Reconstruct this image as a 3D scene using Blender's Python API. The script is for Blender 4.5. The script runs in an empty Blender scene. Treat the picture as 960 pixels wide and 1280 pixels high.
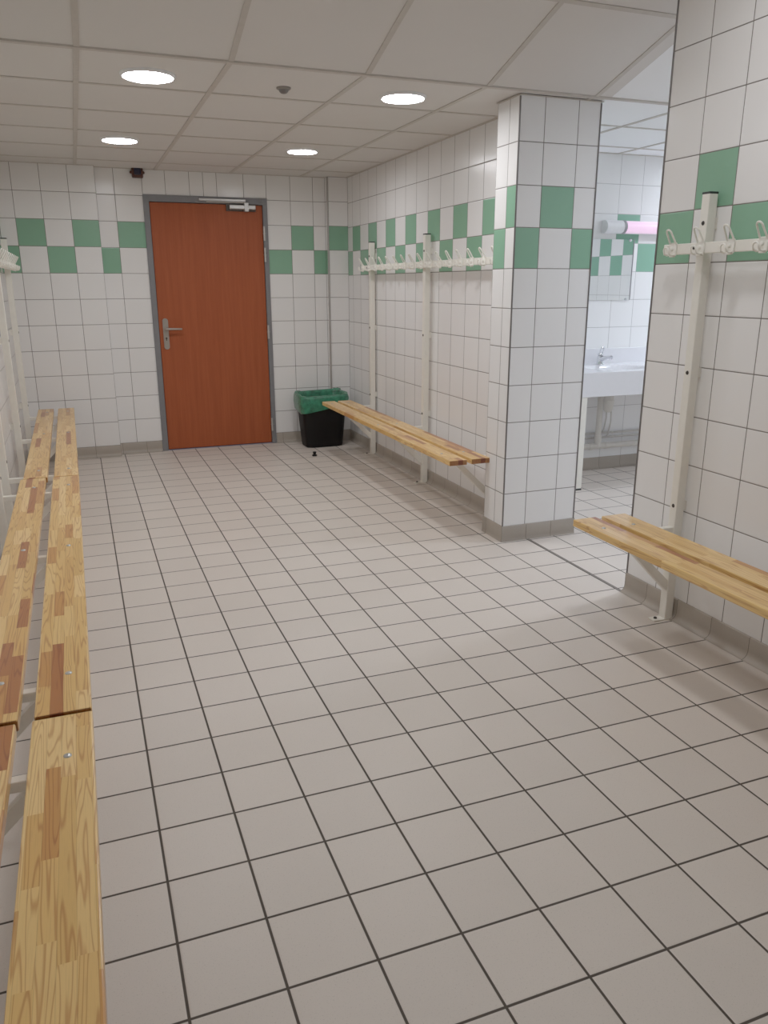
import bpy, bmesh, math, random
from mathutils import Vector, Matrix
random.seed(7)
scene = bpy.context.scene
col = scene.collection

# ------------------------------------------------------------------ helpers
def link(o, parent=None):
    col.objects.link(o)
    if parent is not None:
        o.parent = parent
    return o

def new_obj(name, bm, mats, parent=None, smooth=False, loc=(0, 0, 0), auto=None):
    me = bpy.data.meshes.new(name)
    bm.normal_update()
    bm.to_mesh(me)
    bm.free()
    for m in (mats if isinstance(mats, (list, tuple)) else [mats]):
        me.materials.append(m)
    if smooth:
        for p in me.polygons:
            p.use_smooth = True
    if auto is not None:
        try:
            me.set_sharp_from_angle(angle=math.radians(auto))
        except Exception:
            pass
    o = bpy.data.objects.new(name, me)
    o.location = loc
    return link(o, parent)

def tag(o, label, cat, group=None):
    o['label'] = label
    o['category'] = cat
    if group:
        o['group'] = group
    return o

def thing(name, label, cat, loc=(0, 0, 0), group=None):
    o = bpy.data.objects.new(name, None)
    o.empty_display_size = 0.1
    o.location = loc
    link(o)
    return tag(o, label, cat, group)

def struct(o):
    o['kind'] = 'structure'
    return o

def add_box(bm, x0, x1, y0, y1, z0, z1, bev=0.0, seg=2):
    r = bmesh.ops.create_cube(bm, size=1.0)
    vs = r['verts']
    for v in vs:
        v.co = Vector(((x0 + x1) / 2 + v.co.x * (x1 - x0), (y0 + y1) / 2 + v.co.y * (y1 - y0), (z0 + z1) / 2 + v.co.z * (z1 - z0)))
    if bev > 0:
        es = list({e for v in vs for e in v.link_edges})
        bmesh.ops.bevel(bm, geom=es, offset=bev, segments=seg, affect='EDGES', profile=0.5)

def frame_for(d):
    d = d.normalized()
    a = Vector((0, 0, 1)) if abs(d.z) < 0.9 else Vector((1, 0, 0))
    s = d.cross(a).normalized()
    return s, s.cross(d).normalized()

def add_tube(bm, pts, r, seg=10, closed=False, caps=True):
    pts = [Vector(p) for p in pts]
    n = len(pts)
    rings = []
    ref = None
    for i, p in enumerate(pts):
        if closed:
            d = pts[(i + 1) % n] - pts[i - 1]
        else:
            d = pts[min(i + 1, n - 1)] - pts[max(i - 1, 0)]
        d = d.normalized()
        if ref is None:
            s, u = frame_for(d)
        else:
            s = (ref - d * ref.dot(d)).normalized()
            u = s.cross(d).normalized()
        ref = s
        rr = r[i] if isinstance(r, (list, tuple)) else r
        rings.append([bm.verts.new(p + (s * math.cos(t) + u * math.sin(t)) * rr) for t in [2 * math.pi * k / seg for k in range(seg)]])
    m = n if closed else n - 1
    for i in range(m):
        a, b = rings[i], rings[(i + 1) % n]
        for k in range(seg):
            bm.faces.new((a[k], a[(k + 1) % seg], b[(k + 1) % seg], b[k]))
    if caps and not closed:
        bm.faces.new(rings[0])
        bm.faces.new(list(reversed(rings[-1])))

def add_lathe(bm, prof, c, axis='z', seg=32):
    """prof: list of (radius, height) along axis, closed at ends if radius 0."""
    c = Vector(c)
    def P(r, h, t):
        a, b = r * math.cos(t), r * math.sin(t)
        if axis == 'z':
            return c + Vector((a, b, h))
        if axis == 'y':
            return c + Vector((a, h, b))
        return c + Vector((h, a, b))
    rings = []
    for r, h in prof:
        if r < 1e-6:
            rings.append([bm.verts.new(P(0, h, 0))])
        else:
            rings.append([bm.verts.new(P(r, h, 2 * math.pi * k / seg)) for k in range(seg)])
    for a, b in zip(rings[:-1], rings[1:]):
        for k in range(seg):
            k2 = (k + 1) % seg
            if len(a) == 1 and len(b) > 1:
                bm.faces.new((a[0], b[k], b[k2]))
            elif len(b) == 1 and len(a) > 1:
                bm.faces.new((a[k], b[0], a[k2]))
            elif len(a) > 1:
                bm.faces.new((a[k], b[k], b[k2], a[k2]))

def add_prism(bm, poly, axis, a0, a1):
    """extrude a 2D polygon along an axis. poly coords are the other two axes in xyz order."""
    def P(p, a):
        if axis == 'x':
            return Vector((a, p[0], p[1]))
        if axis == 'y':
            return Vector((p[0], a, p[1]))
        return Vector((p[0], p[1], a))
    A = [bm.verts.new(P(p, a0)) for p in poly]
    B = [bm.verts.new(P(p, a1)) for p in poly]
    n = len(poly)
    bm.faces.new(A)
    bm.faces.new(list(reversed(B)))
    for i in range(n):
        bm.faces.new((A[i], B[i], B[(i + 1) % n], A[(i + 1) % n]))
    bmesh.ops.recalc_face_normals(bm, faces=bm.faces[:])

# ------------------------------------------------------------------ materials
def S(c):
    return tuple((x / 12.92 if x <= 0.04045 else ((x + 0.055) / 1.055) ** 2.4) for x in [v / 255 for v in c]) + (1.0,)

class NT:
    def __init__(self, name):
        self.m = bpy.data.materials.new(name)
        self.m.use_nodes = True
        self.t = self.m.node_tree
        self.b = self.t.nodes['Principled BSDF']
    def n(self, typ, **kw):
        nd = self.t.nodes.new(typ)
        for k, v in kw.items():
            setattr(nd, k, v)
        return nd
    def l(self, a, b):
        self.t.links.new(a, b)
    def val(self, sock, v):
        if hasattr(v, 'is_output'):
            self.l(v, sock)
        else:
            sock.default_value = v
    def math(self, op, a, b=None, c=None, clamp=False):
        nd = self.n('ShaderNodeMath', operation=op, use_clamp=clamp)
        self.val(nd.inputs[0], a)
        if b is not None:
            self.val(nd.inputs[1], b)
        if c is not None:
            self.val(nd.inputs[2], c)
        return nd.outputs[0]
    def mix(self, fac, a, b, blend='MIX'):
        nd = self.n('ShaderNodeMix', data_type='RGBA', blend_type=blend)
        self.val(nd.inputs[0], fac)
        self.val(nd.inputs[6], a)
        self.val(nd.inputs[7], b)
        return nd.outputs[2]
    def ramp(self, fac, stops, interp='LINEAR'):
        nd = self.n('ShaderNodeValToRGB')
        cr = nd.color_ramp
        cr.interpolation = interp
        while len(cr.elements) < len(stops):
            cr.elements.new(0.5)
        for e, (p, c) in zip(cr.elements, stops):
            e.position = p
            e.color = c
        self.l(fac, nd.inputs[0])
        return nd.outputs[0]
    def noise(self, vec, scale, detail=3, rough=0.5, dims='3D'):
        nd = self.n('ShaderNodeTexNoise', noise_dimensions=dims)
        if vec is not None:
            self.l(vec, nd.inputs['Vector'])
        nd.inputs['Scale'].default_value = scale
        nd.inputs['Detail'].default_value = detail
        nd.inputs['Roughness'].default_value = rough
        return nd.outputs['Fac']
    def smooth(self, x, a, b):
        nd = self.n('ShaderNodeMapRange', interpolation_type='SMOOTHSTEP')
        self.l(x, nd.inputs[0])
        nd.inputs[1].default_value = a
        nd.inputs[2].default_value = b
        return nd.outputs[0]
    def bump(self, h, strength, dist):
        nd = self.n('ShaderNodeBump')
        nd.inputs['Strength'].default_value = strength
        nd.inputs['Distance'].default_value = dist
        self.l(h, nd.inputs['Height'])
        self.l(nd.outputs[0], self.b.inputs['Normal'])

def plain(name, c, rough=0.5, metal=0.0, spec=0.5, var=0.04, scale=30.0, bump=0.0, emit=None, coat=0.0):
    k = NT(name)
    tc = k.n('ShaderNodeTexCoord').outputs['Object']
    f = k.noise(tc, scale, 3)
    c4 = S(c)
    lo = tuple(max(0, x * (1 - var)) for x in c4[:3]) + (1,)
    hi = tuple(min(1, x * (1 + var)) for x in c4[:3]) + (1,)
    k.l(k.ramp(f, [(0.3, lo), (0.7, hi)]), k.b.inputs['Base Color'])
    k.b.inputs['Roughness'].default_value = rough
    k.b.inputs['Metallic'].default_value = metal
    k.b.inputs['Specular IOR Level'].default_value = spec
    if coat:
        k.b.inputs['Coat Weight'].default_value = coat
    if bump:
        k.bump(f, bump, 0.002)
    if emit:
        k.b.inputs['Emission Color'].default_value = S(emit[0])
        k.b.inputs['Emission Strength'].default_value = emit[1]
    return k.m

def cell_material(name, base, grout, gw, alt=None, rough=0.3, spec=0.5, var=0.03, edge=0.004, speck=0.0, bumpd=0.0012, sheet=0.0, mottling=0.05, grough=0.85):
    """tiles: uv map 'cell' = metres from the cell corner, 'size' = metres of the cell."""
    k = NT(name)
    a = k.n('ShaderNodeUVMap', uv_map='cell').outputs[0]
    b = k.n('ShaderNodeUVMap', uv_map='size').outputs[0]
    sa = k.n('ShaderNodeSeparateXYZ'); k.l(a, sa.inputs[0])
    sb = k.n('ShaderNodeSeparateXYZ'); k.l(b, sb.inputs[0])
    u, v, w, h = sa.outputs[0], sa.outputs[1], sb.outputs[0], sb.outputs[1]
    d = k.math('MINIMUM', k.math('MINIMUM', u, k.math('SUBTRACT', w, u)), k.math('MINIMUM', v, k.math('SUBTRACT', h, v)))
    mask = k.smooth(d, gw * 0.8, gw * 1.25)
    rnd = k.n('ShaderNodeAttribute', attribute_name='rnd').outputs['Fac']
    colr = S(base)
    if alt is not None:
        g = k.n('ShaderNodeAttribute', attribute_name='green').outputs['Fac']
        colr = k.mix(g, S(base), S(alt))
    tc = k.n('ShaderNodeTexCoord').outputs['Object']
    mot = k.noise(tc, 3.0, 4, 0.6)
    f = k.math('ADD', k.math('MULTIPLY', k.math('SUBTRACT', rnd, 0.5), 2 * var), k.math('MULTIPLY', k.math('SUBTRACT', mot, 0.5), 2 * mottling))
    f = k.math('ADD', f, 1.0)
    hs = k.n('ShaderNodeHueSaturation')
    k.val(hs.inputs['Color'], colr)
    k.l(f, hs.inputs['Value'])
    c2 = hs.outputs[0]
    if speck > 0:
        s1 = k.noise(tc, 320.0, 2, 0.6)
        c2 = k.mix(k.math('MULTIPLY', k.smooth(s1, 0.60, 0.72), speck), c2, S((112, 104, 96)))
        s2 = k.noise(tc, 210.0, 2, 0.6)
        c2 = k.mix(k.math('MULTIPLY', k.smooth(s2, 0.62, 0.74), speck * 0.7), c2, S((214, 208, 200)))
    gv = k.noise(tc, 14.0, 3)
    gc = k.mix(gv, tuple(x * 0.8 for x in S(grout)[:3]) + (1,), tuple(x * 1.2 for x in S(grout)[:3]) + (1,))
    k.l(k.mix(mask, gc, c2), k.b.inputs['Base Color'])
    rr = k.n('ShaderNodeMapRange')
    k.l(mask, rr.inputs[0])
    rr.inputs[3].default_value = grough
    rr.inputs[4].default_value = rough
    rv = k.math('ADD', rr.outputs[0], k.math('MULTIPLY', k.math('SUBTRACT', mot, 0.5), 0.15))
    k.l(rv, k.b.inputs['Roughness'])
    k.b.inputs['Specular IOR Level'].default_value = spec
    hgt = k.smooth(d, gw * 0.6, gw + edge)
    if sheet:
        hgt = k.math('ADD', hgt, k.math('MULTIPLY', k.noise(tc, 8.0, 2), sheet))
    k.bump(hgt, 0.6, bumpd)
    return k.m

M = {}
M['wall_tile'] = cell_material('glazed_wall_tile', (235, 234, 233), (104, 97, 90), 0.0019, alt=(126, 173, 144), rough=0.22, spec=0.45, var=0.012, sheet=0.25, mottling=0.02)
M['wash_tile'] = cell_material('washroom_wall_tile', (236, 236, 236), (160, 158, 158), 0.0014, alt=(124, 172, 148), rough=0.34, spec=0.45, var=0.012, sheet=0.25, mottling=0.02)
M['floor_tile'] = cell_material('speckled_floor_tile', (206, 196, 186), (66, 58, 50), 0.0031, rough=0.42, spec=0.42, var=0.03, speck=0.35, bumpd=0.0015, mottling=0.045)
M['base_tile'] = cell_material('cove_base_tile', (158, 148, 136), (104, 96, 86), 0.0013, rough=0.42, spec=0.4, var=0.05, speck=0.25, mottling=0.08)
M['ceiling_tile'] = cell_material('mineral_ceiling_tile', (213, 209, 205), (166, 160, 154), 0.0005, rough=0.95, spec=0.1, var=0.01, bumpd=0.0005, mottling=0.03)
M['ceiling_tile_lit'] = cell_material('lit_ceiling_tile', (244, 245, 247), (190, 190, 192), 0.0005, rough=0.95, spec=0.1, var=0.01, bumpd=0.0005, mottling=0.02)  # lit copy of the ceiling tile: whitened to paint in the washroom's brighter light
M['grid'] = plain('ceiling_t_bar', (190, 183, 175), 0.6, 0.0, 0.3)
M['white_paint'] = plain('white_powder_coat', (234, 231, 221), 0.35, 0.0, 0.5, 0.02)
M['white_plastic'] = plain('white_hook_plastic', (240, 238, 229), 0.35, 0.0, 0.5, 0.02)
M['black_plastic'] = plain('black_plastic', (9, 9, 10), 0.6, 0.0, 0.25, 0.1)
M['cap'] = plain('black_cap', (24, 30, 27), 0.5)
M['dark'] = plain('dark_bolt', (60, 55, 50), 0.5, 0.6)
M['zinc'] = plain('zinc_bolt', (190, 190, 188), 0.28, 1.0)
M['chrome'] = plain('chrome', (225, 226, 230), 0.07, 1.0, 0.5, 0.01)
M['alu'] = plain('brushed_aluminium', (188, 186, 183), 0.36, 0.6, 0.5, 0.05)
M['alu_bright'] = plain('corner_trim_metal', (168, 164, 160), 0.4, 0.4)
M['alu_dark'] = plain('edge_trim_metal', (118, 114, 112), 0.4, 0.7, 0.5, 0.05)
M['frame'] = plain('grey_door_frame_paint', (116, 116, 119), 0.45, 0.0, 0.4, 0.05, 12)
M['handle'] = plain('satin_nickel', (165, 156, 146), 0.38, 0.6)
M['closer_dark'] = plain('closer_base', (72, 62, 55), 0.5, 0.2)
M['maroon'] = plain('maroon_plastic', (74, 34, 26), 0.5)
M['blue'] = plain('blue_lens', (22, 24, 52), 0.3)
M['sink'] = plain('white_solid_surface', (226, 226, 230), 0.2, 0.0, 0.5, 0.01)
M['pvc'] = plain('grey_pvc', (206, 202, 194), 0.4, 0.0, 0.5, 0.03)
M['pipe'] = plain('painted_pipe', (196, 192, 186), 0.4, 0.0, 0.5, 0.05)
M['lamp_white'] = plain('lamp_housing', (232, 232, 234), 0.35)
M['lamp_band'] = plain('lamp_grey_band', (150, 148, 152), 0.4)
M['tube'] = plain('pink_glow_tube', (205, 180, 198), 0.3, emit=((255, 206, 244), 0.55))
for _n, _e in (('led', 64.0), ('led_far', 52.0), ('led_mid', 62.0), ('led_rear', 16.0)):
    M[_n] = plain('diffuser_' + _n, (255, 255, 255), 0.4, emit=((252, 252, 255), _e))
M['led_cool'] = plain('led_diffuser_cool', (255, 255, 255), 0.4, emit=((232, 240, 255), 172.0))
M['joint'] = plain('floor_joint_strip', (120, 112, 104), 0.45, 0.3)
M['sensor'] = plain('grey_sensor_plastic', (132, 126, 120), 0.5)
M['light_leak_strip'] = plain('painted_light_leak', (150, 146, 168), 0.4, 0.3)  # bluish colour stands in for light leaking under the door
M['plaster'] = plain('painted_plaster', (205, 202, 198), 0.8, spec=0.2)

# mirror
def mirror_mat():
    k = NT('silvered_mirror')
    k.b.inputs['Metallic'].default_value = 1.0
    k.b.inputs['Roughness'].default_value = 0.01
    tc = k.n('ShaderNodeTexCoord').outputs['Object']
    f = k.noise(tc, 4, 2)
    k.l(k.ramp(f, [(0.3, S((234, 238, 238))), (0.7, S((240, 242, 243)))]), k.b.inputs['Base Color'])
    return k.m
M['mirror'] = mirror_mat()

def door_mat():
    k = NT('reddish_wood_veneer')
    tc = k.n('ShaderNodeTexCoord').outputs['Object']
    mp = k.n('ShaderNodeMapping')
    k.l(tc, mp.inputs[0])
    mp.inputs['Scale'].default_value = (22, 22, 0.9)
    f = k.noise(mp.outputs[0], 1.6, 6, 0.62)
    mp2 = k.n('ShaderNodeMapping'); k.l(tc, mp2.inputs[0]); mp2.inputs['Scale'].default_value = (160, 160, 4)
    g = k.noise(mp2.outputs[0], 1.0, 2)
    m = k.math('ADD', k.math('MULTIPLY', f, 0.8), k.math('MULTIPLY', g, 0.2))
    k.l(k.ramp(m, [(0.25, S((142, 66, 36))), (0.5, S((156, 75, 42))), (0.75, S((168, 84, 49)))]), k.b.inputs['Base Color'])
    k.b.inputs['Roughness'].default_value = 0.5
    k.b.inputs['Specular IOR Level'].default_value = 0.2
    return k.m
M['door'] = door_mat()

def bag_mat():
    k = NT('green_bin_bag')
    tc = k.n('ShaderNodeTexCoord').outputs['Object']
    f = k.noise(tc, 26, 4, 0.6)
    k.l(k.ramp(f, [(0.3, S((16, 84, 58))), (0.7, S((44, 142, 104)))]), k.b.inputs['Base Color'])
    k.b.inputs['Roughness'].default_value = 0.3
    k.b.inputs['Transmission Weight'].default_value = 0.12
    k.bump(k.noise(tc, 34, 4, 0.65), 0.5, 0.012)
    return k.m
M['bag'] = bag_mat()

def wood_mat(name, endgrain=False):
    """finger-jointed lacquered pine: strips along local y, short blocks, ring grain."""
    k = NT(name)
    tc = k.n('ShaderNodeTexCoord').outputs['Object']
    oi = k.n('ShaderNodeObjectInfo').outputs['Random']
    sp = k.n('ShaderNodeSeparateXYZ'); k.l(tc, sp.inputs[0])
    x, y, z = sp.outputs
    sw = 0.0288
    xi = k.math('FLOOR', k.math('DIVIDE', k.math('ADD', x, 0.0576), sw))
    seed = k.math('ADD', k.math('MULTIPLY', xi, 7.31), k.math('MULTIPLY', oi, 391.0))
    w1 = k.n('ShaderNodeTexWhiteNoise', noise_dimensions='1D'); k.l(seed, w1.inputs['W'])
    yy = k.math('ADD', k.math('MULTIPLY', y, 3.4), k.math('MULTIPLY', w1.outputs['Value'], 9.0))
    # uneven block lengths
    yy = k.math('ADD', yy, k.math('MULTIPLY', k.math('SINE', k.math('MULTIPLY', yy, 1.7)), 0.33))
    yi = k.math('FLOOR', yy)
    cv = k.n('ShaderNodeCombineXYZ')
    k.l(seed, cv.inputs[0]); k.l(yi, cv.inputs[1])
    w2 = k.n('ShaderNodeTexWhiteNoise', noise_dimensions='2D'); k.l(cv.outputs[0], w2.inputs['Vector'])
    r = w2.outputs['Value']
    rc = k.n('ShaderNodeSeparateColor'); k.l(w2.outputs['Color'], rc.inputs[0])
    pale = k.ramp(r, [(0.0, S((220, 175, 100))), (0.12, S((232, 191, 118))), (0.35, S((226, 181, 106))), (0.55, S((238, 199, 130))), (0.75, S((220, 171, 96))), (0.865, S((200, 141, 72))), (0.94, S((172, 103, 46)))], 'CONSTANT')
    # ring grain: distorted bands, coordinates shifted per block
    off = k.n('ShaderNodeCombineXYZ')
    k.l(k.math('ADD', k.math('MULTIPLY', x, 20.0), k.math('MULTIPLY', r, 40.0)), off.inputs[0])
    k.l(k.math('ADD', k.math('MULTIPLY', y, 1.15), k.math('MULTIPLY', rc.outputs[1], 30.0)), off.inputs[1])
    k.l(k.math('ADD', k.math('MULTIPLY', z, 20.0), k.math('MULTIPLY', rc.outputs[2], 20.0)), off.inputs[2])
    n1 = k.noise(off.outputs[0], 1.2, 2, 0.4)
    ring = k.math('FRACT', k.math('MULTIPLY', n1, 15.0))
    ring = k.math('PINGPONG', k.math('MULTIPLY', ring, 2.0), 1.0)
    ring = k.smooth(ring, 0.55, 1.0)
    c = k.mix(k.math('MULTIPLY', ring, 0.62), pale, k.mix(1.0, pale, S((196, 150, 112)), 'MULTIPLY'))
    # fine pores
    mp = k.n('ShaderNodeMapping'); k.l(tc, mp.inputs[0]); mp.inputs['Scale'].default_value = (420, 14, 420)
    fine = k.noise(mp.outputs[0], 1.0, 2)
    c = k.mix(k.math('MULTIPLY', k.smooth(fine, 0.5, 0.75), 0.18), c, S((150, 100, 60)))
    # thin joint lines
    fx = k.math('FRACT', k.math('DIVIDE', k.math('ADD', x, 0.0576), sw))
    ex = k.math('MULTIPLY', k.math('MINIMUM', fx, k.math('SUBTRACT', 1.0, fx)), sw)
    jl = k.math('SUBTRACT', 1.0, k.smooth(ex, 0.0002, 0.0009))
    c = k.mix(k.math('MULTIPLY', jl, 0.22), c, S((120, 78, 44)))
    if endgrain:
        c = k.mix(1.0, c, S((170, 136, 110)), 'MULTIPLY')
    k.l(c, k.b.inputs['Base Color'])
    k.b.inputs['Roughness'].default_value = 0.3
    k.b.inputs['Specular IOR Level'].default_value = 0.45
    k.b.inputs['Coat Weight'].default_value = 0.25
    k.b.inputs['Coat Roughness'].default_value = 0.2
    k.bump(ring, 0.06, 0.0006)
    return k.m
M['wood'] = wood_mat('laminated_pine')
M['wood_end'] = wood_mat('laminated_pine_end', True)

# ------------------------------------------------------------------ tiled surfaces
def cells(bm, P, us, vs, green=None, flip=False):
    """quads on every cell of the grid us x vs; P(u, v) -> point."""
    uc = bm.loops.layers.uv.get('cell') or bm.loops.layers.uv.new('cell')
    us_ = bm.loops.layers.uv.get('size') or bm.loops.layers.uv.new('size')
    gl = bm.faces.layers.float.get('green') or bm.faces.layers.float.new('green')
    rl = bm.faces.layers.float.get('rnd') or bm.faces.layers.float.new('rnd')
    for i in range(len(us) - 1):
        for j in range(len(vs) - 1):
            a, b, c, d = us[i], us[i + 1], vs[j], vs[j + 1]
            q = [(a, c), (b, c), (b, d), (a, d)]
            if flip:
                q = q[::-1]
            f = bm.faces.new([bm.verts.new(P(*p)) for p in q])
            for lp, p in zip(f.loops, q):
                lp[uc].uv = (p[0] - a, p[1] - c)
                lp[us_].uv = (b - a, d - c)
            f[gl] = 1.0 if (green and green((a + b) / 2, (c + d) / 2)) else 0.0
            f[rl] = random.random()

def cuts(a, b, origin, pitch=0.2):
    k = math.ceil((a - origin) / pitch + 1e-6)
    out = [a]
    while origin + k * pitch < b - 1e-4:
        v = origin + k * pitch
        if v - out[-1] > 0.012:
            out.append(v)
        k += 1
    if b - out[-1] < 0.012 and len(out) > 1:
        out.pop()
    out.append(b)
    return out

CEIL = 2.29
SEAM = 2.345
SLOPE = 0.30
YEND = -3.2
XL = -0.345
XR = 2.4386
YB = 5.734
YS = 5.66
def ceil_z(y):
    return CEIL if y >= SEAM else CEIL + SLOPE * (SEAM - y)

def rows(z4, top, bottom=0.0):
    base = z4 - 7 * 0.2
    return [bottom] + [base + 0.2 * k for k in range(0, 30) if bottom + 0.02 < base + 0.2 * k < top - 0.012] + [top]

def band(z4, origin, pitch=0.2, upper_even=True, jmap=None):
    """checker: the two rows above z4 alternate."""
    def f(u, z):
        r = math.floor((z - z4) / 0.2)
        if r not in (0, 1):
            return False
        i = jmap(u) if jmap else math.floor((u - origin) / pitch + 1e-6)
        return (i % 2 == 0) == ((r == 1) == upper_even)
    return f

Z4 = 1.4915
# ---- back wall (door wall)
bm = bmesh.new()
zr = rows(Z4, CEIL)
xs_l = [XL, -0.2285, -0.0285, 0.1715, 0.3715]
idx = lambda lst: (lambda u: max(i for i in range(len(lst) - 1) if u > lst[i]))
il = idx(xs_l)
cells(bm, lambda u, v: (u, YS, v), xs_l, zr, band(Z4, 0, jmap=lambda u: il(u) + 1))
cells(bm, lambda u, v: (0.3715, u, v), [YS, YB], zr, None)
DX0, DX1, DZ = 0.727, 1.736, 2.100
xs_m = [0.3715, 0.5126, DX0]
im = idx(xs_m)
cells(bm, lambda u, v: (u, YB, v), xs_m, zr, band(Z4, 0, jmap=lambda u: im(u) + 1))
tops = [DX0, 0.908, 1.100, 1.212, 1.322, 1.5446, DX1]
cells(bm, lambda u, v: (u, YB, v), tops, [DZ, CEIL], None)
xs_r = [DX1, 1.9446, 2.1446, 2.255]
ir = idx(xs_r)
cells(bm, lambda u, v: (u, YB, v), xs_r, zr, band(Z4, 0, jmap=lambda u: ir(u) + 1))
cells(bm, lambda u, v: (2.255, u, v), [YS, YB], zr, band(Z4, 0, jmap=lambda u: 1))
cells(bm, lambda u, v: (u, YS, v), [2.255, XR], zr, band(Z4, 0, jmap=lambda u: 0))
struct(new_obj('wall_back', bm, M['wall_tile']))

# ---- left wall
bm = bmesh.new()
zl = rows(Z4 - 0.004, 4.02)
cells(bm, lambda u, v: (XL, u, v), cuts(YEND, YS, 5.62), zl, band(Z4 - 0.004, 5.62))
struct(new_obj('wall_left', bm, M['wall_tile']))

# ---- right wall, far part (behind the far bench), with its washroom side
bm = bmesh.new()
ZR = 1.480
zr2 = rows(ZR, CEIL)
cells(bm, lambda u, v: (XR, u, v), cuts(2.65, YB, 5.535), zr2, band(ZR, 5.535, upper_even=False), True)
zw = rows(1.489, CEIL)
cells(bm, lambda u, v: (2.72, u, v), cuts(2.65, 3.78, 3.78), zw, band(1.489, 3.78))
struct(new_obj('wall_right_far', bm, M['wall_tile']))

# ---- pillar
bm = bmesh.new()
PX0, PX1, PY0, PY1 = 2.252, 2.720, 2.424, 2.645
zp = rows(1.478, CEIL)
px = [PX0, 2.395, 2.590, PX1]
ip = idx(px)
cells(bm, lambda u, v: (u, PY0, v), px, zp, band(1.478, 0, jmap=lambda u: ip(u) + 1))
py = [PY0, 2.522, PY1]
iy = idx(py)
cells(bm, lambda u, v: (PX0, u, v), py, zp, band(1.478, 0, jmap=lambda u: iy(u)), True)
cells(bm, lambda u, v: (PX1, u, v), py, zp, band(1.478, 0, jmap=lambda u: iy(u)))
cells(bm, lambda u, v: (u, PY1, v), [PX0, XR], zp, None, True)
struct(new_obj('wall_pillar', bm, M['wall_tile']))

# ---- right wall, near part
bm = bmesh.new()
NY = 1.563
NX1 = 2.66
WY0 = -2.10
zn = rows(1.479, 4.02)
cells(bm, lambda u, v: (XR, u, v), cuts(YEND, NY, 1.361), zn, band(1.479, 1.361, upper_even=False), True)
cells(bm, lambda u, v: (u, NY, v), [XR, 2.55, NX1], rows(1.479, 2.53), None, True)
cells(bm, lambda u, v: (NX1, u, v), cuts(WY0, NY, 1.361), zn, band(1.479, 1.361))
struct(new_obj('wall_right_near', bm, M['wall_tile']))

# ---- rear wall behind the viewpoint
bm = bmesh.new()
cells(bm, lambda u, v: (u, YEND, v), cuts(XL, XR, -0.2285), rows(Z4, 4.02), band(Z4, -0.2285), True)
struct(new_obj('wall_front', bm, M['wall_tile']))

# ---- washroom walls
WY, WX1, WY0 = 3.78, 5.50, -2.10
bm = bmesh.new()
wx = cuts(2.72, WX1, 3.676)
cells(bm, lambda u, v: (u, WY, v), wx, rows(1.489, CEIL), band(1.489, 3.876))
struct(new_obj('wall_washroom_back', bm, M['wash_tile']))
bm = bmesh.new()
cells(bm, lambda u, v: (WX1, u, v), cuts(WY0, WY, 3.71), rows(1.489, 3.66), band(1.489, 3.71), True)
struct(new_obj('wall_washroom_right', bm, M['wash_tile']))
bm = bmesh.new()
cells(bm, lambda u, v: (u, WY0, v), cuts(NX1, WX1, 3.70), rows(1.489, 3.66), band(1.489, 3.70), True)
struct(new_obj('wall_washroom_front', bm, M['wash_tile']))

# ---- floor
bm = bmesh.new()
fy = cuts(YEND, 5.80, 0.0)
cells(bm, lambda u, v: (u, v, 0), cuts(XL - 0.06, 2.408, 0.0), fy)
cells(bm, lambda u, v: (u, v, 0), cuts(2.422, WX1, 2.587), fy)
cells(bm, lambda u, v: (u, v, 0), [2.408, 2.422], [YEND, 5.80])
struct(new_obj('floor', bm, M['floor_tile']))
bm = bmesh.new()
add_box(bm, 2.409, 2.421, NY - 0.02, PY0 - 0.006, -0.002, 0.0012)
struct(new_obj('trim_1', bm, M['joint']))

# ---- ceiling: flat behind the seam, rising towards the viewer in front of it
bm = bmesh.new()
cx = cuts(XL - 0.02, WX1, 0.236, 0.6)
cx = sorted(cx + [2.72]) if 2.72 not in cx else cx
cells(bm, lambda u, v: (u, v, CEIL), cx, cuts(SEAM, 5.80, SEAM, 0.6), None, True)
sl = math.sqrt(1 + SLOPE * SLOPE)
def Psl(u, v):
    y = SEAM - v / sl
    return (u, y, ceil_z(y))
LS = (SEAM - YEND) * sl
cells(bm, Psl, cx, cuts(0, LS, 0, 0.62), None)
for f in bm.faces:
    if f.calc_center_median().x > 2.70:
        f.material_index = 1  # washroom side takes the copy with the brighter light in its colour
cx.remove(2.72)
ceiling = struct(new_obj('ceiling', bm, [M['ceiling_tile'], M['ceiling_tile_lit']]))
bm = bmesh.new()
for x in cx[1:-1]:
    add_box(bm, x - 0.012, x + 0.012, SEAM, 5.80, CEIL - 0.004, CEIL + 0.01)
for y in cuts(SEAM, 5.66, SEAM, 0.6)[1:-1]:
    add_box(bm, XL, WX1, y - 0.0115, y + 0.0115, CEIL - 0.0034, CEIL + 0.01)
ang = math.atan(SLOPE)
def slope_box(x0, x1, v0, v1, d0, d1):
    """box lying on the sloped ceiling, v = distance from the seam along the slope, d below it."""
    c = []
    for v in (v0, v1):
        p = Vector(Psl(0, v))
        nrm = Vector((0, math.sin(-ang), -math.cos(ang)))
        for d in (d0, d1):
            q = p + nrm * d
            c.append((q.y, q.z))
    add_prism(bm, [c[0], c[1], c[3], c[2]], 'x', x0, x1)
for x in cx[1:-1]:
    slope_box(x - 0.012, x + 0.012, 0.0, LS, -0.01, 0.004)
for v in cuts(0, LS, 0, 0.62)[1:-1]:
    slope_box(XL, WX1, v - 0.0115, v + 0.0115, -0.01, 0.0034)
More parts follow.
